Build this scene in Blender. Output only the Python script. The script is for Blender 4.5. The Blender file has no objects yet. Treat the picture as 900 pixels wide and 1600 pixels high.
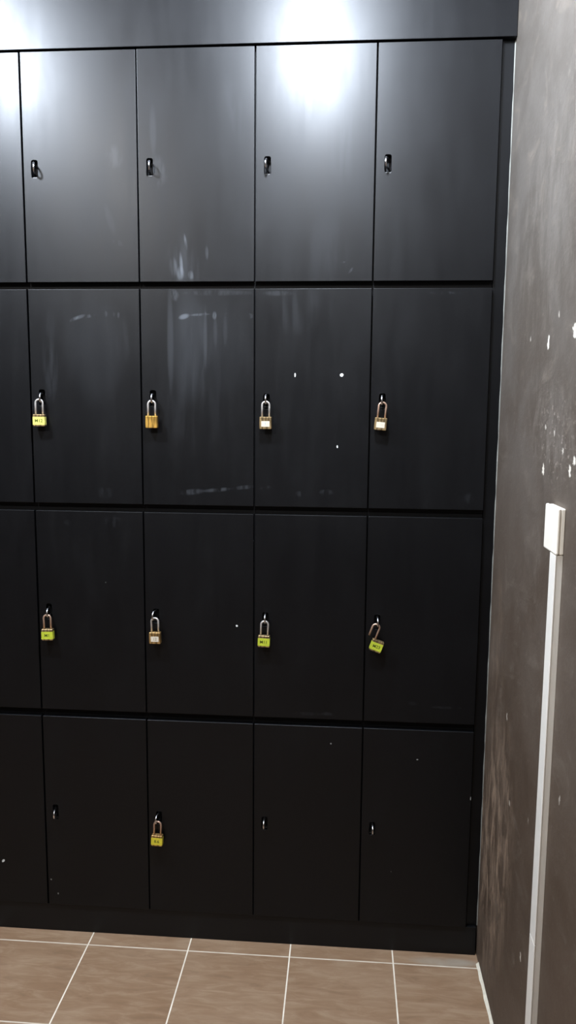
import bpy, bmesh, math, random
from mathutils import Vector, Matrix

random.seed(7)
scene = bpy.context.scene
COL = scene.collection
PI = math.pi

# ------------------------------------------------------------------ dimensions (metres)
P = 0.3125                       # locker pitch along the wall
WALL_X = 0.6579                  # right wall plane
CEIL = 2.90
ROW_Z = [(1.9179, 2.5045), (1.3149, 1.8998), (0.7077, 1.2926), (0.0909, 0.6853)]   # door bottoms / tops, top row first
UNIT_Z = [(1.9089, 2.5072), (1.3038, 1.9089), (0.6965, 1.3038), (0.0890, 0.6965)]  # carcass bottoms / tops
COLS = [-3, -2, -1, 0, 1]        # left edges in pitches
DOOR_T = 0.018

# ------------------------------------------------------------------ node helpers
def srgb(r, g, b):
    f = lambda c: (c / 12.92) if c <= 0.04045 else ((c + 0.055) / 1.055) ** 2.4
    return (f(r / 255), f(g / 255), f(b / 255), 1)

class NT:
    def __init__(s, name):
        s.m = bpy.data.materials.new(name); s.m.use_nodes = True
        s.t = s.m.node_tree; s.b = s.t.nodes['Principled BSDF']
    def n(s, kind, **kw):
        x = s.t.nodes.new(kind)
        for k, v in kw.items(): setattr(x, k, v)
        return x
    def link(s, a, b): s.t.links.new(a, b)
    def put(s, sock, v):
        if isinstance(v, bpy.types.NodeSocket): s.link(v, sock)
        else: sock.default_value = v
    def math(s, op, a, b=0.0, c=0.0, clamp=False):
        x = s.n('ShaderNodeMath', operation=op, use_clamp=clamp)
        for i, v in enumerate((a, b, c)): s.put(x.inputs[i], v)
        return x.outputs[0]
    def ramp(s, v, a, b, lo=0.0, hi=1.0, smooth=True):
        x = s.n('ShaderNodeMapRange', interpolation_type='SMOOTHSTEP' if smooth else 'LINEAR')
        for i, q in enumerate((v, a, b, lo, hi)): s.put(x.inputs[i], q)
        return x.outputs[0]
    def mix(s, f, a, b):
        x = s.n('ShaderNodeMix', data_type='RGBA')
        s.put(x.inputs[0], f); s.put(x.inputs[6], a); s.put(x.inputs[7], b)
        return x.outputs[2]
    def pos(s):
        return s.n('ShaderNodeNewGeometry').outputs['Position']
    def obj(s):
        return s.n('ShaderNodeTexCoord').outputs['Object']
    def xyz(s, v):
        x = s.n('ShaderNodeSeparateXYZ'); s.link(v, x.inputs[0]); return x.outputs
    def mapped(s, v, scale=(1, 1, 1), rot=(0, 0, 0), loc=(0, 0, 0)):
        x = s.n('ShaderNodeMapping'); s.link(v, x.inputs[0])
        x.inputs['Scale'].default_value = scale; x.inputs['Rotation'].default_value = rot
        x.inputs['Location'].default_value = loc
        return x.outputs[0]
    def noise(s, v, scale, detail=4, rough=0.55, dist=0.0):
        x = s.n('ShaderNodeTexNoise'); s.link(v, x.inputs['Vector'])
        x.inputs['Scale'].default_value = scale; x.inputs['Detail'].default_value = detail
        x.inputs['Roughness'].default_value = rough; x.inputs['Distortion'].default_value = dist
        return x.outputs['Fac']
    def ellipse(s, u, v, cu, cv, ru, rv, ang=0.0, soft=0.6):
        """1 inside, fading out to 0 at the rim of a turned ellipse"""
        du = s.math('SUBTRACT', u, cu); dv = s.math('SUBTRACT', v, cv)
        if ang:
            c, q = math.cos(ang), math.sin(ang)
            a = s.math('ADD', s.math('MULTIPLY', du, c), s.math('MULTIPLY', dv, q))
            b = s.math('ADD', s.math('MULTIPLY', du, -q), s.math('MULTIPLY', dv, c))
        else: a, b = du, dv
        a = s.math('MULTIPLY', a, 1 / ru); b = s.math('MULTIPLY', b, 1 / rv)
        r = s.math('ADD', s.math('MULTIPLY', a, a), s.math('MULTIPLY', b, b))
        return s.ramp(r, 1.0, 1.0 - soft)
    def bump(s, h, strength=0.3, dist=0.002):
        x = s.n('ShaderNodeBump'); x.inputs['Strength'].default_value = strength
        x.inputs['Distance'].default_value = dist; s.link(h, x.inputs['Height'])
        s.link(x.outputs[0], s.b.inputs['Normal'])
    def set(s, color=None, rough=None, metal=None, spec=None, coat=None, coat_rough=None):
        for k, v in (('Base Color', color), ('Roughness', rough), ('Metallic', metal), ('Specular IOR Level', spec),
                     ('Coat Weight', coat), ('Coat Roughness', coat_rough)):
            if v is not None: s.put(s.b.inputs[k], v)
        return s.m

# ------------------------------------------------------------------ materials
PAINT = (0.0026, 0.0028, 0.0036, 1)
def locker_paint(name, smears=(), chips=(), base=PAINT, dust=0.5):
    """satin black paint; smears = dusty rubbed marks, chips = bare white specks, all at fixed spots on the surface"""
    t = NT(name); p = t.pos(); x, y, z = t.xyz(p)
    big = t.noise(t.mapped(p, (1, 1, 0.45)), 9, 5, 0.6)
    fine = t.noise(t.mapped(p, (1, 1, 0.25)), 60, 4, 0.6)
    wipe = t.noise(t.mapped(p, (1, 1, 0.12)), 34, 3, 0.5, 0.4)
    col = t.mix(t.math('MULTIPLY', t.ramp(big, 0.5, 0.75), 0.35 * dust), base, (0.007, 0.0075, 0.009, 1))
    for (cu, cv, ru, rv, ang, amt, kind) in smears:
        e = t.ellipse(x, z, cu, cv, ru, rv, ang, 0.95)
        nz = wipe if kind == 'v' else (fine if kind == 'f' else 0.6)
        f = t.math('MULTIPLY', t.math('MULTIPLY', e, t.ramp(nz, 0.40, 0.62)), amt, clamp=True)
        col = t.mix(f, col, (0.095, 0.102, 0.112, 1))
    if chips:
        wob = t.noise(p, 420, 2)
        for (cu, cv, ru, rv, ang, amt) in chips:
            uu = t.math('ADD', x, t.math('MULTIPLY', t.math('SUBTRACT', wob, 0.5), ru * 1.2))
            col = t.mix(t.math('MULTIPLY', t.ellipse(uu, z, cu, cv, ru, rv, ang, 0.25), amt), col, (0.75, 0.76, 0.74, 1))
    r = t.math('ADD', t.math('ADD', 0.395, t.math('MULTIPLY', t.math('SUBTRACT', big, 0.5), 0.16)),
               t.math('MULTIPLY', t.math('SUBTRACT', wipe, 0.5), 0.10))
    t.bump(t.noise(p, 500, 2), 0.03, 0.0005)
    tan = t.n('ShaderNodeCombineXYZ'); tan.inputs[2].default_value = 1.0      # vertical roller marks: highlights run up and down
    t.link(tan.outputs[0], t.b.inputs['Tangent']); t.b.inputs['Anisotropic'].default_value = 0.22
    return t.set(col, r, spec=0.34)

PAINT_MAIN = locker_paint('black_satin_paint')
def plain(name, color, rough=0.5, metal=0.0, vary=0.06, scale=40, spec=0.5):
    t = NT(name); p = t.obj(); nz = t.noise(p, scale, 4)
    c = t.mix(nz, tuple(v * (1 - vary * 2) for v in color[:3]) + (1,), tuple(min(1, v * (1 + vary * 2)) for v in color[:3]) + (1,))
    return t.set(c, t.math('ADD', rough - 0.05, t.math('MULTIPLY', nz, 0.1)), metal, spec)

DARK_INSIDE = plain('dark_carcass_board', (0.0045, 0.0045, 0.0055, 1), 0.6, spec=0.25)
STEEL = plain('bright_steel', (0.72, 0.72, 0.74, 1), 0.22, 1.0)
DULL_STEEL = plain('dull_steel', (0.36, 0.36, 0.36, 1), 0.4, 1.0)
DARK_STEEL = plain('dark_steel', (0.10, 0.10, 0.10, 1), 0.45, 1.0)
SHACKLE_SILVER = plain('silver_shackle', (0.62, 0.59, 0.56, 1), 0.36, 0.6, spec=0.6)
SHACKLE_PINK = plain('coppery_shackle', (0.52, 0.36, 0.27, 1), 0.36, 0.6)
def brass(name, c):
    t = NT(name); p = t.obj()
    nz = t.noise(t.mapped(p, (150, 20, 25)), 1, 3)
    col = t.mix(t.ramp(nz, 0.35, 0.62), tuple(v * 0.38 for v in c) + (1,), c + (1,))
    return t.set(col, t.math('ADD', 0.3, t.math('MULTIPLY', nz, 0.15)), 0.65)
BRASS = brass('brass', (0.50, 0.32, 0.13))
BRASS_PALE = brass('pale_brass', (0.40, 0.29, 0.15))
BRASS_GOLD = brass('golden_brass', (0.70, 0.42, 0.10))
KEYHOLE = plain('dark_key_slot', (0.01, 0.01, 0.01, 1), 0.6)
STICK_LIME = plain('lime_sticker', (0.43, 0.48, 0.04, 1), 0.55, vary=0.10, scale=120)
STICK_PALE = plain('pale_lime_sticker', (0.56, 0.53, 0.14, 1), 0.55, vary=0.12, scale=120)
STICK_YELLOW = plain('yellow_sticker', (0.62, 0.54, 0.045, 1), 0.55, vary=0.10, scale=120)
STICK_WHITE = plain('white_sticker', (0.56, 0.50, 0.40, 1), 0.6, vary=0.06, scale=120)
INK = plain('dark_green_ink', (0.09, 0.11, 0.01, 1), 0.6)
INK_BLUE = plain('faded_blue_ink', (0.22, 0.34, 0.36, 1), 0.6)
INK_GREY = plain('faded_grey_ink', (0.26, 0.24, 0.19, 1), 0.6)
WHITE_PLASTIC = plain('white_plastic', (0.80, 0.75, 0.66, 1), 0.45, vary=0.04, scale=12)
TRUNK_PLASTIC = plain('white_trunking_plastic', (0.76, 0.73, 0.67, 1), 0.42, vary=0.03, scale=8)
SEALANT = plain('pale_sealant', (0.62, 0.58, 0.48, 1), 0.6, vary=0.12, scale=60)
CEIL_MAT = plain('grey_ceiling_paint', (0.16, 0.16, 0.17, 1), 0.8)

def wall_paint(name, right=False):
    t = NT(name); p = t.pos(); x, y, z = t.xyz(p)
    big = t.noise(t.mapped(p, (1, 0.8, 0.9)), 3.4, 6, 0.62, 0.6)
    mid = t.noise(t.mapped(p, (1, 0.62, 1.0)), 15, 6, 0.68, 0.8)
    fine = t.noise(t.mapped(p, (1, 0.7, 1.0)), 80, 5, 0.65, 0.5)
    up = t.ramp(t.math('ADD', z, t.math('MULTIPLY', big, 0.8)), 0.9, 2.6)        # cool lamplight above and warm floor bounce below, painted into the base colour
    col = t.mix(t.ramp(big, 0.32, 0.68), (0.082, 0.056, 0.038, 1), (0.112, 0.082, 0.060, 1))
    col = t.mix(up, col, t.mix(t.ramp(big, 0.35, 0.65), (0.080, 0.069, 0.058, 1), (0.104, 0.092, 0.080, 1)))
    col = t.mix(t.math('MULTIPLY', t.ramp(mid, 0.52, 0.78), 0.5), col, (0.19, 0.16, 0.13, 1))
    col = t.mix(t.math('MULTIPLY', t.ramp(mid, 0.45, 0.25), 0.4), col, (0.055, 0.045, 0.037, 1))
    col = t.mix(t.math('MULTIPLY', t.ramp(fine, 0.58, 0.78), 0.28), col, (0.24, 0.21, 0.18, 1))
    if right:
        streak = t.noise(t.mapped(p, (1, 1.5, 0.5), rot=(0.30, 0, 0)), 17, 6, 0.72, 0.5)
        for (cu, cv, ru, rv, ang, amt) in ((-0.16, 0.42, 0.24, 0.46, 0.25, 0.85), (-0.10, 0.85, 0.12, 0.4, 0, 0.25), (-0.5, 1.55, 0.3, 0.14, 0.2, 0.22), (-0.42, 1.95, 0.5, 0.3, 0, 0.16)):
            e = t.ellipse(y, z, cu, cv, ru, rv, ang, 0.95)
            col = t.mix(t.math('MULTIPLY', t.math('MULTIPLY', e, t.ramp(streak, 0.42, 0.66)), amt), col, (0.34, 0.25, 0.18, 1) if cv < 1 else (0.26, 0.235, 0.205, 1))
        spk = t.noise(t.mapped(p, (1, 0.7, 1.0)), 70, 6, 0.7)
        e = t.ellipse(y, z, -0.55, 1.53, 0.2, 0.12, 0.2, 0.95)
        col = t.mix(t.math('MULTIPLY', t.math('MULTIPLY', e, t.ramp(spk, 0.54, 0.72)), 0.75), col, (0.36, 0.32, 0.27, 1))
        wob = t.noise(p, 130, 4)
        # bare white plaster where the paint has chipped off: (y, z, half width, half height, lean, strength)
        for (cu, cv, ru, rv, ang, amt) in ((-0.459, 1.7195, 0.0085, 0.020, 0.30, 1), (-0.640, 1.7245, 0.014, 0.018, 0.0, 1), (-0.4700, 1.4615, 0.010, 0.017, 0.1, 1),
                                           (-0.6575, 1.4717, 0.010, 0.015, 0.0, 0.9), (-0.681, 1.492, 0.010, 0.012, 0, 0.9), (-0.4700, 1.548, 0.007, 0.007, 0, 0.6),
                                           (-0.541, 1.537, 0.007, 0.008, 0, 0.5), (-0.607, 1.505, 0.009, 0.009, 0, 0.6), (-0.2440, 0.833, 0.0055, 0.013, 0.1, 0.8),
                                           (-0.3145, 0.645, 0.006, 0.008, 0, 0.7), (-0.489, 0.375, 0.006, 0.014, 0, 0.9), (-0.494, 0.701, 0.004, 0.008, 0, 0.4),
                                           (-0.709, 0.862, 0.005, 0.014, 0.3, 0.5), (-0.302, 1.741, 0.006, 0.008, 0, 0.4), (-0.53, 1.767, 0.005, 0.009, 0, 0.45)):
            uu = t.math('ADD', y, t.math('MULTIPLY', t.math('SUBTRACT', wob, 0.5), ru * 3.0))
            uu = t.math('ADD', uu, t.math('MULTIPLY', t.math('SUBTRACT', z, cv), -0.12))
            col = t.mix(t.math('MULTIPLY', t.ellipse(uu, z, cu, cv, ru * 0.85, rv * 0.85, ang, 0.5), amt), col, (0.66, 0.62, 0.54, 1))
    h = t.math('ADD', t.math('MULTIPLY', mid, 0.7), t.math('MULTIPLY', fine, 0.3))
    t.bump(h, 0.35, 0.004)
    return t.set(col, t.math('ADD', 0.5, t.math('MULTIPLY', mid, 0.2)), spec=0.4)
WALL_MAT = wall_paint('dark_plaster_wall', True)
WALL_PLAIN = wall_paint('dark_plaster_plain')

def floor_tiles():
    t = NT('brown_floor_tiles'); p = t.pos(); x, y, z = t.xyz(p)
    u = t.math('DIVIDE', t.math('ADD', x, 0.4876 + 30), 0.3); v = t.math('DIVIDE', t.math('ADD', y, 0.0485 + 30), 0.3)
    fu = t.math('FRACT', u); fv = t.math('FRACT', v)
    du = t.math('MULTIPLY', t.math('MINIMUM', fu, t.math('SUBTRACT', 1.0, fu)), 0.3)
    dv = t.math('MULTIPLY', t.math('MINIMUM', fv, t.math('SUBTRACT', 1.0, fv)), 0.3)
    d = t.math('MINIMUM', du, dv)
    grout = t.math('MAXIMUM', t.ramp(du, 0.0024, 0.0014), t.math('MULTIPLY', t.ramp(dv, 0.0030, 0.0010), 0.72))
    cell = t.n('ShaderNodeCombineXYZ'); t.link(t.math('FLOOR', u), cell.inputs[0]); t.link(t.math('FLOOR', v), cell.inputs[1])
    wn = t.n('ShaderNodeTexWhiteNoise'); t.link(cell.outputs[0], wn.inputs[0])
    off = t.n('ShaderNodeVectorMath', operation='MULTIPLY_ADD')
    t.link(wn.outputs['Color'], off.inputs[0]); off.inputs[1].default_value = (5, 5, 5); t.link(p, off.inputs[2])
    st = t.noise(t.mapped(off.outputs[0], (0.55, 2.6, 1), rot=(0, 0, 0.45)), 17, 5, 0.62, 0.9)
    cl = t.noise(off.outputs[0], 6, 3)
    a = t.mix(t.ramp(cl, 0.3, 0.7), (0.225, 0.142, 0.085, 1), (0.262, 0.176, 0.112, 1))
    a = t.mix(t.math('MULTIPLY', t.ramp(st, 0.42, 0.72), 0.42), a, (0.38, 0.29, 0.20, 1))
    a = t.mix(t.math('MULTIPLY', t.ramp(st, 0.46, 0.28), 0.30), a, (0.125, 0.080, 0.050, 1))
    # cement smudge in the corner by the wall
    e = t.ellipse(x, y, 0.565, -0.030, 0.12, 0.022, 0, 0.9)
    a = t.mix(t.math('MULTIPLY', t.math('MULTIPLY', e, t.ramp(cl, 0.25, 0.5)), 0.6), a, (0.34, 0.32, 0.27, 1))
    gn = t.noise(p, 25, 3)
    g = t.mix(gn, (0.52, 0.46, 0.37, 1), (0.85, 0.80, 0.70, 1))
    t.bump(t.math('SUBTRACT', t.math('MULTIPLY', st, 0.25), grout), 0.25, 0.0012)
    return t.set(t.mix(grout, a, g), t.math('ADD', 0.42, t.math('MULTIPLY', grout, 0.3)), spec=0.4)
FLOOR_MAT = floor_tiles()

# ------------------------------------------------------------------ mesh helpers
def add_box(bm, x0, x1, y0, y1, z0, z1):
    vs = [bm.verts.new(c) for c in ((x0, y0, z0), (x1, y0, z0), (x1, y1, z0), (x0, y1, z0), (x0, y0, z1), (x1, y0, z1), (x1, y1, z1), (x0, y1, z1))]
    for f in ((3, 2, 1, 0), (4, 5, 6, 7), (0, 1, 5, 4), (1, 2, 6, 5), (2, 3, 7, 6), (3, 0, 4, 7)): bm.faces.new([vs[i] for i in f])
    return vs

def add_tube(bm, pts, r, seg=12, cap=True):
    pts = [Vector(p) for p in pts]; rings = []; n = len(pts); up = None
    for i, p in enumerate(pts):
        d = (pts[min(i + 1, n - 1)] - pts[max(i - 1, 0)]).normalized()
        if up is None:
            up = d.orthogonal().normalized()
        up = (up - d * up.dot(d)).normalized(); s = d.cross(up)
        rings.append([bm.verts.new(p + (up * math.cos(a) + s * math.sin(a)) * r) for a in (2 * PI * k / seg for k in range(seg))])
    for a, b in zip(rings, rings[1:]):
        for k in range(seg): bm.faces.new((a[k], a[(k + 1) % seg], b[(k + 1) % seg], b[k]))
    if cap:
        bm.faces.new(rings[0][::-1]); bm.faces.new(rings[-1])

def rounded(cx, cz, w, h, r, seg=6):
    out = []
    for sx, sz, a0 in ((1, 1, 0), (-1, 1, PI / 2), (-1, -1, PI), (1, -1, 1.5 * PI)):
        for k in range(seg + 1):
            a = a0 + PI / 2 * k / seg
            out.append((cx + sx * (w / 2 - r) + r * math.cos(a), cz + sz * (h / 2 - r) + r * math.sin(a)))
    return out

def add_prism(bm, loop, y0, y1):
    """loop of (x, z) extruded along y"""
    a = [bm.verts.new((x, y0, z)) for x, z in loop]; b = [bm.verts.new((x, y1, z)) for x, z in loop]
    n = len(loop)
    bm.faces.new(a); bm.faces.new(b[::-1])
    for i in range(n): bm.faces.new((a[i], b[i], b[(i + 1) % n], a[(i + 1) % n]))

def add_plate_with_hole(bm, outer, inner, y0, y1):
    ls = []
    for loop in (outer, inner):
        vs = [bm.verts.new((x, y0, z)) for x, z in loop]
        ls.append((vs, [bm.edges.new((vs[i], vs[(i + 1) % len(vs)])) for i in range(len(vs))]))
    g = bmesh.ops.triangle_fill(bm, use_beauty=True, use_dissolve=False, edges=ls[0][1] + ls[1][1], normal=(0, -1, 0))
    faces = [f for f in g['geom'] if isinstance(f, bmesh.types.BMFace)]
    ex = bmesh.ops.extrude_face_region(bm, geom=faces)
    bmesh.ops.translate(bm, vec=(0, y1 - y0, 0), verts=[v for v in ex['geom'] if isinstance(v, bmesh.types.BMVert)])

def mesh_obj(name, bm, mat, parent=None, bevel=0, smooth=False, seg=2, auto=None):
    bmesh.ops.recalc_face_normals(bm, faces=bm.faces[:])
    me = bpy.data.meshes.new(name); bm.to_mesh(me); bm.free(); me.materials.append(mat)
    o = bpy.data.objects.new(name, me); COL.objects.link(o)
    if parent: o.parent = parent
    if bevel:
        b = o.modifiers.new('bevel', 'BEVEL'); b.width = bevel; b.segments = seg; b.limit_method = 'ANGLE'; b.angle_limit = math.radians(50)
        b.harden_normals = False
    if smooth:
        for p in me.polygons: p.use_smooth = True
    return o

def thing(name, label, cat, loc=(0, 0, 0), rot=(0, 0, 0), group=None):
    o = bpy.data.objects.new(name, None); COL.objects.link(o)
    o.empty_display_size = 0.05
    o.location = loc; o.rotation_euler = rot
    o['label'] = label; o['category'] = cat
    if group: o['group'] = group
    return o

def tag(o, label, cat, group=None):
    o['label'] = label; o['category'] = cat
    if group: o['group'] = group
    return o

def structure(name, bm, mat, bevel=0):
    o = mesh_obj(name, bm, mat, bevel=bevel); o['kind'] = 'structure'; return o

def box_structure(name, mat, *b, bevel=0):
    bm = bmesh.new(); add_box(bm, *b); return structure(name, bm, mat, bevel)

# ------------------------------------------------------------------ room
LX, FY, BY = -2.60, -3.40, 0.50
box_structure('floor', FLOOR_MAT, LX, WALL_X, FY, BY, -0.05, 0)
box_structure('wall_right', WALL_MAT, WALL_X, WALL_X + 0.1, FY, BY, -0.05, CEIL + 0.05)
box_structure('wall_back', WALL_PLAIN, LX, WALL_X, BY, BY + 0.1, -0.05, CEIL + 0.05)
box_structure('wall_left', WALL_PLAIN, LX - 0.1, LX, FY, BY, -0.05, CEIL + 0.05)
box_structure('wall_front', WALL_PLAIN, LX, WALL_X, FY - 0.1, FY, -0.05, CEIL + 0.05)
box_structure('ceiling', CEIL_MAT, LX, WALL_X, FY, BY, CEIL, CEIL + 0.05)

# pale sealant along the foot of the right wall and up the joint beside the lockers
bm = bmesh.new()
n = 60
prev = None
for i in range(n + 1):
    y = -0.030 + (FY + 0.030) * (i / n) ** 1.6
    w = 0.0075 + 0.0008 * math.sin(i * 1.7) + 0.0005 * math.sin(i * 4.1)
    h = 0.007 + 0.0008 * math.sin(i * 2.3)
    ring = [bm.verts.new(c) for c in ((WALL_X, y, 0), (WALL_X - w, y, 0), (WALL_X - w * 0.45, y, h * 0.5), (WALL_X, y, h))]
    if prev:
        for k in range(4): bm.faces.new((prev[k], prev[(k + 1) % 4], ring[(k + 1) % 4], ring[k]))
    else: bm.faces.new(ring)
    prev = ring
bm.faces.new(prev[::-1])
structure('trim_1', bm, SEALANT)
bm = bmesh.new(); prev = None
for i in range(81):
    z = 0.09 + (2.51 - 0.09) * i / 80
    w = 0.0017 + 0.0005 * math.sin(i * 1.3) + 0.0004 * math.sin(i * 3.7)
    ring = [bm.verts.new(c) for c in ((WALL_X, 0.0149, z), (WALL_X - w, 0.0149, z), (WALL_X, 0.0149 - 2.0 * w, z))]
    if prev:
        for k in range(3): bm.faces.new((prev[k], prev[(k + 1) % 3], ring[(k + 1) % 3], ring[k]))
    else: bm.faces.new(ring)
    prev = ring
bm.faces.new(prev[::-1])
structure('trim_2', bm, plain('grey_joint_sealant', (0.20, 0.20, 0.18, 1), 0.6, vary=0.2, scale=30))

# ------------------------------------------------------------------ fixed panels around the lockers
X0, X1 = LX, 2 * P
bm = bmesh.new(); add_box(bm, LX, WALL_X - 0.0005, -0.005, 0.45, 2.5080, CEIL)
tag(mesh_obj('fascia_panel', bm, PAINT_MAIN, bevel=0.0012), 'glossy black fascia panel above the top row of lockers, glaring with light', 'panel')
bm = bmesh.new(); add_box(bm, X1 + 0.0010, WALL_X - 0.0005, 0.015, 0.033, 0.0885, 2.5085)
tag(mesh_obj('filler_panel', bm, PAINT_MAIN, bevel=0.0008), 'narrow recessed black strip between the lockers and the right wall', 'panel')
bm = bmesh.new(); add_box(bm, LX, WALL_X - 0.0045, 0.006, 0.024, 0.0, 0.0880)
tag(mesh_obj('plinth_board', bm, locker_paint('matt_black_plinth', base=(0.0050, 0.0050, 0.0056, 1), dust=0.2), bevel=0.0008),
    'low black plinth board under the lockers, standing on the tiles', 'plinth')

# ------------------------------------------------------------------ lockers
SLOT_X, SLOT_W, SLOT_H = 0.0325, 0.0172, 0.045
SLOT_DROP = {(1, 0): -0.005, (1, 1): -0.003, (2, 0): -0.005, (2, 1): -0.004, (2, -1): -0.004, (3, -1): -0.004, (3, 0): -0.005, (3, 1): -0.005}
MARKS = {
 (0, -2): ([(-0.3757, 2.2394, 0.03, 0.035, 0, 0.09, 'f'), (-0.368, 2.02, 0.02, 0.008, -0.4, 0.10, 'f'), (-0.39, 2.08, 0.012, 0.05, 0.3, 0.05, 'v')], []),
 (0, -1): ([(-0.2195, 1.957, 0.013, 0.030, 0.05, 0.45, 'v'), (-0.1985, 1.966, 0.006, 0.036, 0.10, 0.60, 'v'), (-0.2005, 1.940, 0.012, 0.022, 0, 0.55, 'v'),
            (-0.1857, 2.021, 0.004, 0.025, 0.15, 0.45, 'f'), (-0.129, 1.993, 0.006, 0.022, 0.05, 0.20, 'v'), (-0.172, 1.935, 0.010, 0.014, 0.2, 0.4, 'v'),
            (-0.262, 2.2007, 0.035, 0.050, 0, 0.11, 'f'), (-0.19, 1.96, 0.06, 0.09, 0, 0.10, 'v'), (-0.05, 2.36, 0.03, 0.12, 0.2, 0.05, 'v'),
            (-0.270, 2.30, 0.012, 0.08, 0, 0.07, 'v')], []),
 (0, 0): ([(0.2318, 1.9658, 0.010, 0.003, 0.2, 0.45, 'f'), (0.254, 1.945, 0.012, 0.004, 0.9, 0.35, 'f'), (0.19, 2.0, 0.08, 0.1, 0, 0.05, 'v'),
           (0.22, 2.30, 0.05, 0.16, 0.1, 0.06, 'v')], []),
 (1, -2): ([(-0.494, 1.8215, 0.018, 0.006, 0.45, 0.40, 'f'), (-0.455, 1.8285, 0.030, 0.0055, 0.10, 0.50, 'f'), (-0.480, 1.826, 0.020, 0.006, 0.35, 0.3, 'u'), (-0.4074, 1.834, 0.006, 0.010, 0, 0.25, 'f'),
            (-0.385, 1.834, 0.004, 0.009, 0, 0.25, 'f'), (-0.372, 1.831, 0.004, 0.010, 0, 0.25, 'f'), (-0.44, 1.74, 0.10, 0.18, 0, 0.06, 'u'), (-0.565, 1.72, 0.025, 0.14, 0, 0.13, 'v'),
            (-0.36, 1.77, 0.03, 0.07, 0, 0.09, 'v'), (-0.42, 1.345, 0.03, 0.02, 0, 0.07, 'f')], []),
 (1, -1): ([(-0.192, 1.827, 0.018, 0.0085, 0.28, 0.75, 'u'), (-0.150, 1.832, 0.035, 0.004, 0.05, 0.40, 'f'), (-0.1334, 1.833, 0.003, 0.008, 0, 0.4, 'f'),
            (-0.109, 1.8297, 0.007, 0.013, 0, 0.5, 'f'), (-0.0795, 1.832, 0.007, 0.011, 0, 0.42, 'f'), (-0.0138, 1.828, 0.012, 0.009, 0, 0.40, 'f'),
            (-0.218, 1.884, 0.014, 0.020, 0.3, 0.35, 'f'), (-0.10, 1.889, 0.11, 0.009, 0, 0.13, 'f'), (-0.185, 1.75, 0.058, 0.20, 0, 0.10, 'u'), (-0.11, 1.74, 0.13, 0.16, 0, 0.05, 'u'), (-0.165, 1.74, 0.085, 0.15, 0, 0.06, 'v'),
            (-0.230, 1.76, 0.011, 0.17, 0, 0.16, 'u'), (-0.134, 1.77, 0.006, 0.10, 0, 0.13, 'u'), (-0.107, 1.785, 0.007, 0.05, 0, 0.10, 'u'), (-0.080, 1.79, 0.007, 0.05, 0, 0.08, 'u'),
            (-0.17, 1.60, 0.11, 0.16, 0, 0.05, 'v'), (-0.174, 1.352, 0.04, 0.010, 0.1, 0.26, 'f'), (-0.102, 1.359, 0.05, 0.007, 0.1, 0.32, 'f'), (-0.03, 1.367, 0.045, 0.007, 0.1, 0.30, 'f')], []),
 (1, 0): ([(0.06, 1.887, 0.05, 0.008, 0, 0.15, 'f'), (0.12, 1.84, 0.10, 0.07, 0, 0.07, 'v'), (0.1286, 1.351, 0.022, 0.010, 0, 0.14, 'f'), (0.198, 1.357, 0.022, 0.010, 0, 0.22, 'f'), (0.03, 1.367, 0.02, 0.006, 0.2, 0.18, 'f')],
          [(0.1097, 1.6731, 0.0022, 0.0058, 0, 0.9), (0.2352, 1.6736, 0.0052, 0.0048, 0.3, 1.0), (0.2264, 1.4819, 0.0022, 0.0042, 0.1, 0.8)]),
 (1, 1): ([(0.50, 1.887, 0.05, 0.005, 0, 0.15, 'f'), (0.58, 1.345, 0.02, 0.02, 0, 0.08, 'f')], []),
 (2, -2): ([(-0.40, 1.265, 0.03, 0.022, 0, 0.07, 'f'), (-0.53, 1.26, 0.012, 0.01, 0, 0.07, 'f')], [(-0.4246, 1.0895, 0.0020, 0.0022, 0, 0.10)]),
 (2, -1): ([], [(-0.0487, 0.9735, 0.0030, 0.0030, 0, 0.95)]),
 (2, 0): ([(0.1534, 0.722, 0.05, 0.006, 0, 0.09, 'f'), (0.21, 0.724, 0.02, 0.006, 0, 0.12, 'f')], []),
 (2, 1): ([(0.5485, 0.755, 0.06, 0.005, 0, 0.12, 'f'), (0.45, 0.765, 0.02, 0.008, 0, 0.06, 'f')], []),
 (3, -3): ([], [(-0.7604, 0.2222, 0.0036, 0.0062, -0.7, 0.75)]),
 (3, -2): ([], [(-0.6132, 0.1703, 0.0022, 0.0030, 0.4, 0.30), (-0.5929, 0.1257, 0.0022, 0.0034, 0, 0.30)]),
 (3, 0): ([], [(0.2222, 0.6355, 0.0022, 0.0026, 0, 0.35)]),
 (3, 1): ([], [(0.4678, 0.5982, 0.0028, 0.0022, 0, 0.35), (0.6215, 0.4883, 0.0016, 0.0060, 0, 0.40), (0.4027, 0.2527, 0.0018, 0.0022, 0, 0.15)]),
}
ROWN = ['top row', 'second row from the top', 'third row from the top', 'bottom row']
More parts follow.
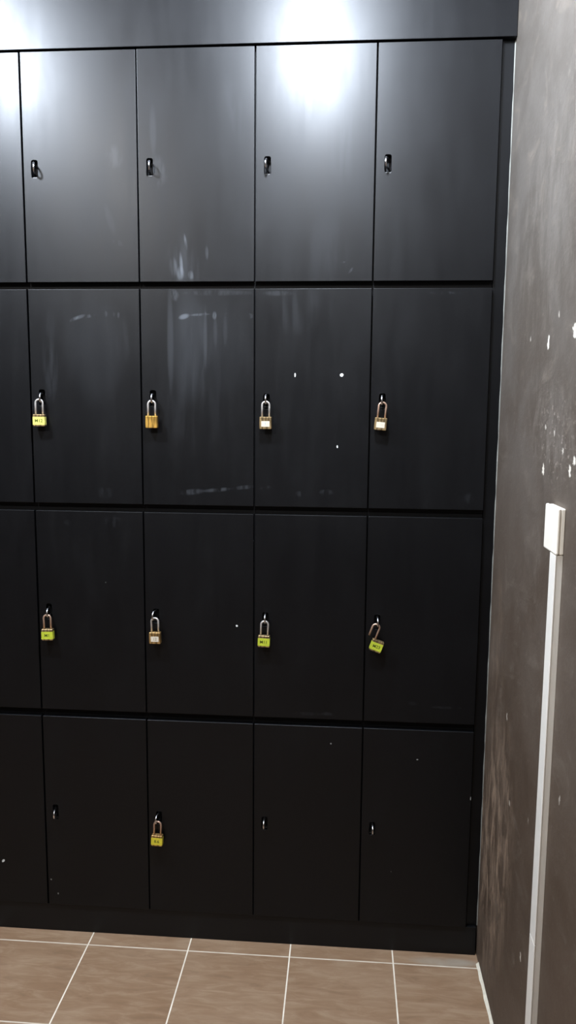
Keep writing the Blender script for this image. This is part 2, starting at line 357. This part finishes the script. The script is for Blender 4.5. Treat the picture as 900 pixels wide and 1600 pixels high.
STATE = {
 (0, -3): 'black locker cut off by the left edge of the photo, in the top row',
 (0, -2): 'black locker in the top row, second column from the left, empty slot, no padlock',
 (0, -1): 'black top-row locker with pale scrape marks near its lower left and no padlock',
 (0, 0): 'black top-row locker whose door glares white from the ceiling lamp',
 (0, 1): 'black top-row locker nearest the right wall, empty slot without padlock',
 (1, -3): 'black locker cut off by the left edge, in the second row from the top',
 (1, -2): 'black locker in the second row holding the padlock with a pale lime sticker',
 (1, -1): 'black second-row locker with dusty streaks, holding the plain gold padlock without sticker',
 (1, 0): 'black second-row locker with three small white chips on its door',
 (1, 1): 'black second-row locker nearest the right wall, padlock with white sticker and coppery shackle',
 (2, -3): 'black locker cut off by the left edge, in the third row from the top',
 (2, -2): 'black locker in the third row, second column from left, lime-stickered padlock',
 (2, -1): 'black third-row locker holding the only white-stickered padlock of that row',
 (2, 0): 'black third-row locker in the fourth column, lime-stickered padlock hanging closed',
 (2, 1): 'black third-row locker nearest the right wall, with the open padlock dangling',
 (3, -3): 'black locker cut off by the left edge, in the bottom row',
 (3, -2): 'black bottom-row locker just left of the one with the yellow-stickered padlock',
 (3, -1): 'black bottom-row locker holding the yellow-stickered padlock, the only padlock in that row',
 (3, 0): 'black bottom-row locker just right of the one with the yellow-stickered padlock',
 (3, 1): 'black bottom-row locker nearest the right wall, empty staple, no padlock',
}
# small sag of single doors: turn about the vertical hinge edge, and nod
TILT = {(0, -3): 0.0, (0, -2): 0.25, (0, -1): 0.30, (0, 0): 0.0, (0, 1): 0.1, (1, -2): 0.15, (1, 0): -0.05}
HOOP_TURN = {(0, -2): 16, (0, -1): 10, (0, 0): -6, (0, 1): -16, (1, -2): 8, (1, -1): 4, (1, 0): 0, (1, 1): -6, (2, -2): 8, (2, -1): -10, (2, 0): 2, (2, 1): 3,
             (3, -2): 10, (3, -1): -9, (3, 0): 0, (3, 1): 2}

def staple_bm():
    """hoop of steel wire standing out through the slot, in the y-z plane"""
    bm = bmesh.new(); r = 0.0115
    pts = [(0, 0.026, r), (0, -0.014, r)]
    for k in range(1, 16):
        a = PI / 2 + PI * k / 16
        pts.append((0, -0.014 + r * math.cos(a), r * math.sin(a)))
    pts += [(0, -0.014, -r), (0, 0.026, -r)]
    add_tube(bm, pts, 0.0026, 12); return bm
def staple_plate_bm():
    bm = bmesh.new()
    add_prism(bm, rounded(0, -0.001, 0.020, 0.052, 0.004), 0.0205, 0.0225)     # flat foot on the frame
    vs = add_box(bm, -0.0072, 0.0072, 0.004, 0.0205, -0.0210, -0.0195)          # little lip at the bottom of the slot
    return bm

hoop_mesh = plate_mesh = None
for ri, (dz0, dz1) in enumerate(ROW_Z):
    uz0, uz1 = UNIT_Z[ri]
    for c in COLS:
        x0 = c * P
        base = (x0 + P / 2, 0.02, uz0)
        lk = thing('locker', STATE[(ri, c)], 'locker', base, group='black lockers in the wall of lockers')
        # carcass: open-fronted box of boards
        bm = bmesh.new(); h = uz1 - uz0 - 0.0006; w = P / 2 - 0.0003
        add_box(bm, -w, -w + 0.016, 0.0003, 0.44, 0, h); add_box(bm, w - 0.016, w, 0.0003, 0.44, 0, h)
        add_box(bm, -w + 0.016, w - 0.016, 0.0003, 0.44, 0, 0.016); add_box(bm, -w + 0.016, w - 0.016, 0.0003, 0.44, h - 0.016, h)
        add_box(bm, -w + 0.016, w - 0.016, 0.434, 0.44, 0.016, h - 0.016)
        # stile behind the slot that the staple is screwed to
        add_box(bm, -w + 0.016, -w + 0.070, 0.0003, 0.014, 0.016, h - 0.016)
        mesh_obj('carcass', bm, DARK_INSIDE, lk)
        # door
        sm, ch = MARKS.get((ri, c), ([], []))
        mat = locker_paint('black_satin_paint_row%d_col%d' % (ri + 1, c + 4), sm, ch) if (sm or ch) else PAINT_MAIN
        g = 0.0019
        gl = 0.0028 if c == -2 else g
        bm = bmesh.new()
        hw = P / 2
        hx = hw - g                                        # hinge edge = door origin
        xl, xr = -hw + gl - hx, 0.0
        zc = (dz0 + dz1) / 2 - dz0
        add_plate_with_hole(bm, [(xl, 0), (xr, 0), (xr, dz1 - dz0), (xl, dz1 - dz0)],
                            rounded(-hw + SLOT_X - hx, zc + SLOT_DROP.get((ri, c), 0), SLOT_W, SLOT_H + SLOT_DROP.get((ri, c), 0), 0.0055), -DOOR_T, 0.0)
        door = mesh_obj('door', bm, mat, lk, bevel=0.0011, seg=3)
        door.location = (hx, -0.0018, dz0 - uz0)
        door.rotation_euler = (0, 0, math.radians(TILT.get((ri, c), random.uniform(-0.08, 0.08))))
        # staple
        if hoop_mesh is None:
            st = mesh_obj('staple', staple_bm(), STEEL, lk, smooth=True); hoop_mesh = st.data
            pt = mesh_obj('staple_plate', staple_plate_bm(), DARK_STEEL, st); plate_mesh = pt.data
        else:
            st = bpy.data.objects.new('staple', hoop_mesh); COL.objects.link(st); st.parent = lk
            pt = bpy.data.objects.new('staple_plate', plate_mesh); COL.objects.link(pt); pt.parent = st
        st.location = (-hw + SLOT_X, -0.02, dz0 + zc - uz0)
        pt.rotation_euler = (0, 0, -math.radians(HOOP_TURN.get((ri, c), 0)))
        st.rotation_euler = (0, 0, math.radians(HOOP_TURN.get((ri, c), 0)))
        st['label'] = 'bright steel hoop standing out of the slot'

# ------------------------------------------------------------------ padlocks
BW, BH, BT = 0.0332, 0.0330, 0.0150
ARCH_R, WIRE, RISE = 0.0099, 0.0027, 0.0405        # shackle: centre-line radius, wire radius, height of the arch above the body
def lettering(text, size, mat, parent, loc):
    cu = bpy.data.curves.new('lettering_curve', 'FONT'); cu.body = text; cu.size = size
    cu.align_x = 'CENTER'; cu.align_y = 'CENTER'; cu.extrude = 0.00008; cu.offset = 0.00012
    tmp = bpy.data.objects.new('lettering_tmp', cu); COL.objects.link(tmp)
    bpy.context.view_layer.update()
    me = bpy.data.meshes.new_from_object(tmp.evaluated_get(bpy.context.evaluated_depsgraph_get()))
    bpy.data.objects.remove(tmp); bpy.data.curves.remove(cu)
    me.materials.clear(); me.materials.append(mat); me.name = 'lettering'
    o = bpy.data.objects.new('lettering', me); COL.objects.link(o); o.parent = parent
    o.rotation_euler = (PI / 2, 0, 0); o.location = loc
    return o

def padlock(c, ri, label, body_mat, shackle_mat, sticker=None, sw=0.8, text=None, ink=None, tilt=0, turn=0, open_=False, lift=0.0, dx=0.0):
    dz0, dz1 = ROW_Z[ri]; zc = (dz0 + dz1) / 2
    hang = Vector((c * P + SLOT_X + dx, -0.0165, zc - 0.0115 + 0.0026 + WIRE + 0.0001 + lift))   # centre of the shackle arch top
    t = thing('padlock', label, 'padlock', hang, (0, math.radians(tilt), math.radians(turn)), group='padlocks hanging on the lockers')
    # shackle (local origin at the arch top)
    bm = bmesh.new(); top = -RISE
    a = ARCH_R
    pts = []
    if open_:
        pts.append((-a, 0, top + 0.004))
    else:
        pts.append((-a, 0, top - 0.004))
    pts.append((-a, 0, -a - 0.004))
    for k in range(13):
        q = PI - PI * k / 12
        pts.append((a * math.cos(q), 0, -a + a * math.sin(q)))
    pts += [(a, 0, -a - 0.004), (a, 0, top - 0.004)]
    mesh_obj('shackle', bm_tube(pts, WIRE), shackle_mat, t, smooth=True)
    bx = 2 * a if open_ else 0.0                       # opened: the body swings round the long leg
    # body
    bm = bmesh.new()
    add_prism(bm, rounded(bx, top - BH / 2, BW, BH, 0.0022, 4), -BT / 2, BT / 2)
    body = mesh_obj('body', bm, body_mat, t, bevel=0.0016, seg=3)
    bm = bmesh.new()                                    # key plug on the underside
    add_tube(bm, [(bx - 0.004, 0, top - BH - 0.0008), (bx - 0.004, 0, top - BH + 0.002)], 0.0042, 14)
    kp = mesh_obj('key_plug', bm, DULL_STEEL, body)
    bm = bmesh.new(); add_box(bm, bx - 0.0072, bx - 0.0008, -0.0006, 0.0006, top - BH - 0.0010, top - BH + 0.0005)
    # cap line across the top of the body
    mesh_obj('keyhole', bm, KEYHOLE, body)
    if sticker:
        bm = bmesh.new()
        w, h, cz = (BW * 0.68, BH * 0.46, top - BH * 0.57) if sw == 'small' else (BW * 0.985, BH * 0.66, top - BH * 0.54)
        y0 = -BT / 2 - 0.00035
        loop = rounded(bx, cz, w, h, 0.001, 2)
        add_prism(bm, loop, y0, -BT / 2 + 0.0004)
        if sw != 'small':                               # wraps round the two side faces
            for s in (-1, 1):
                xx = bx + s * BW / 2
                add_box(bm, min(xx, xx + s * 0.00035), max(xx, xx + s * 0.00035), -BT / 2 + 0.0012, BT / 2 - 0.002, cz - h / 2, cz + h / 2)
        s = mesh_obj('sticker', bm, sticker, t)
        if text:
            lettering(text, 0.0125 if sw != 'small' else 0.0115, ink, s, (bx, y0 - 0.00012, cz))
    return t
def bm_tube(pts, r):
    bm = bmesh.new(); add_tube(bm, pts, r, 14); return bm

padlock(-2, 1, 'leftmost padlock of the second locker row, with a pale lime sticker and silver shackle', BRASS_PALE, SHACKLE_SILVER, STICK_PALE, 'wide', 'M12', INK, 0, 4, lift=0.0015, dx=-0.0025)
padlock(-1, 1, 'plain golden brass padlock with no sticker', BRASS_GOLD, SHACKLE_SILVER, None, tilt=0, turn=3, dx=0.0)
padlock(0, 1, 'brass padlock with white sticker and silver shackle, on the locker with white chips', BRASS_PALE, SHACKLE_SILVER, STICK_WHITE, 'small', '1', INK_BLUE, 0, 0)
padlock(1, 1, 'brass padlock with white sticker and coppery shackle, nearest the right wall', BRASS_PALE, SHACKLE_PINK, STICK_WHITE, 'small', None, None, 5, -3, dx=0.001)
padlock(-2, 2, 'lime-stickered padlock lowest in the second column, below the pale lime one', BRASS_PALE, SHACKLE_PINK, STICK_LIME, 'wide', 'M1', INK, -1, 3)
padlock(-1, 2, 'brass padlock with small cream sticker, directly above the yellow-stickered padlock\'s locker', BRASS, SHACKLE_SILVER, STICK_WHITE, 'small', '12', INK_GREY, -1, 0)
padlock(0, 2, 'lime-stickered padlock hanging closed, directly left of the open one', BRASS_PALE, SHACKLE_SILVER, STICK_LIME, 'wide', 'M11', INK, 2, 0)
padlock(1, 2, 'open padlock dangling tilted from its coppery shackle, lime sticker', BRASS_PALE, SHACKLE_PINK, STICK_LIME, 'wide', 'M23', INK, 20, 0, open_=True)
padlock(-1, 3, 'yellow-stickered padlock, the only one on the bottom row of lockers', BRASS, SHACKLE_PINK, STICK_YELLOW, 'wide', '8.6', INK, 2, 0)

# ------------------------------------------------------------------ wall box and trunking on the right wall
bt = thing('socket_box', 'small white square blank-plated box on the right wall, on top of the white trunking', 'wall box', (WALL_X, -0.6055, 1.313))
bm = bmesh.new(); add_box(bm, -0.0080, 0.0, -0.0435, 0.0435, 0.0005, 0.0875); mesh_obj('back_box', bm, WHITE_PLASTIC, bt, bevel=0.002, seg=3)
bm = bmesh.new(); add_box(bm, -0.0155, -0.0080, -0.0445, 0.0445, 0, 0.0885); mesh_obj('cover_plate', bm, WHITE_PLASTIC, bt, bevel=0.0035, seg=4)
bt.rotation_euler = (0, 0, 0)
tr = thing('cable_trunking', 'long white vertical cable trunking running down the right wall to the floor', 'trunking', (WALL_X, -0.628, 0.0))
bm = bmesh.new(); add_box(bm, -0.0115, 0.0, -0.0190, 0.0190, 0.0, 1.3125); mesh_obj('channel', bm, TRUNK_PLASTIC, tr, bevel=0.0008)
bm = bmesh.new(); add_box(bm, -0.0145, -0.0115, -0.0197, 0.0197, 0.0, 0.52); add_box(bm, -0.0145, -0.0115, -0.0197, 0.0197, 0.5208, 1.3128)
mesh_obj('lid', bm, TRUNK_PLASTIC, tr, bevel=0.0012, seg=3)

# ------------------------------------------------------------------ light
def lamp(name, loc, power, size, color=(1, 1, 1), spread=PI):
    l = bpy.data.lights.new(name, 'POINT'); l.shadow_soft_size = size / 2; l.energy = power; l.color = color
    o = bpy.data.objects.new(name, l); COL.objects.link(o); o.location = loc
    return o
COOL = (0.80, 0.885, 1.0)
lamp('ceiling_light_near_wall', (0.12, -0.80, 2.84), 165, 0.13, COOL)
lamp('ceiling_light_left', (-1.02, -0.80, 2.84), 165, 0.13, COOL)
lamp('ceiling_light_behind_left', (-1.02, -2.15, 2.84), 80, 0.13, (0.97, 0.95, 0.92))
lamp('ceiling_light_behind_right', (0.12, -2.15, 2.84), 32, 0.13, (0.97, 0.95, 0.92))
w = bpy.data.worlds.new('world'); scene.world = w; w.use_nodes = True
w.node_tree.nodes['Background'].inputs[0].default_value = (0.5, 0.5, 0.55, 1); w.node_tree.nodes['Background'].inputs[1].default_value = 0.02

# ------------------------------------------------------------------ camera
cd = bpy.data.cameras.new('camera'); cam = bpy.data.objects.new('camera', cd); COL.objects.link(cam)
r = Vector((0.9970994351, 0.0756534408, 0.0083230619)); u = Vector((-0.0180300292, 0.1285478639, 0.9915393914)); f = Vector((-0.0739434549, 0.9888134321, -0.1295390363))
M = Matrix((r, u, -f)).transposed().to_4x4(); M.translation = Vector((0.24999, -2.08933, 1.57451))
cam.matrix_world = M
cd.sensor_fit = 'VERTICAL'; cd.sensor_height = 36.0; cd.lens = 1197.35 / 1600 * 36; cd.clip_start = 0.02
scene.camera = cam
scene.view_settings.view_transform = 'Standard'
scene.view_settings.look = 'None'
scene.view_settings.exposure = 0.1
scene.view_settings.gamma = 0.9
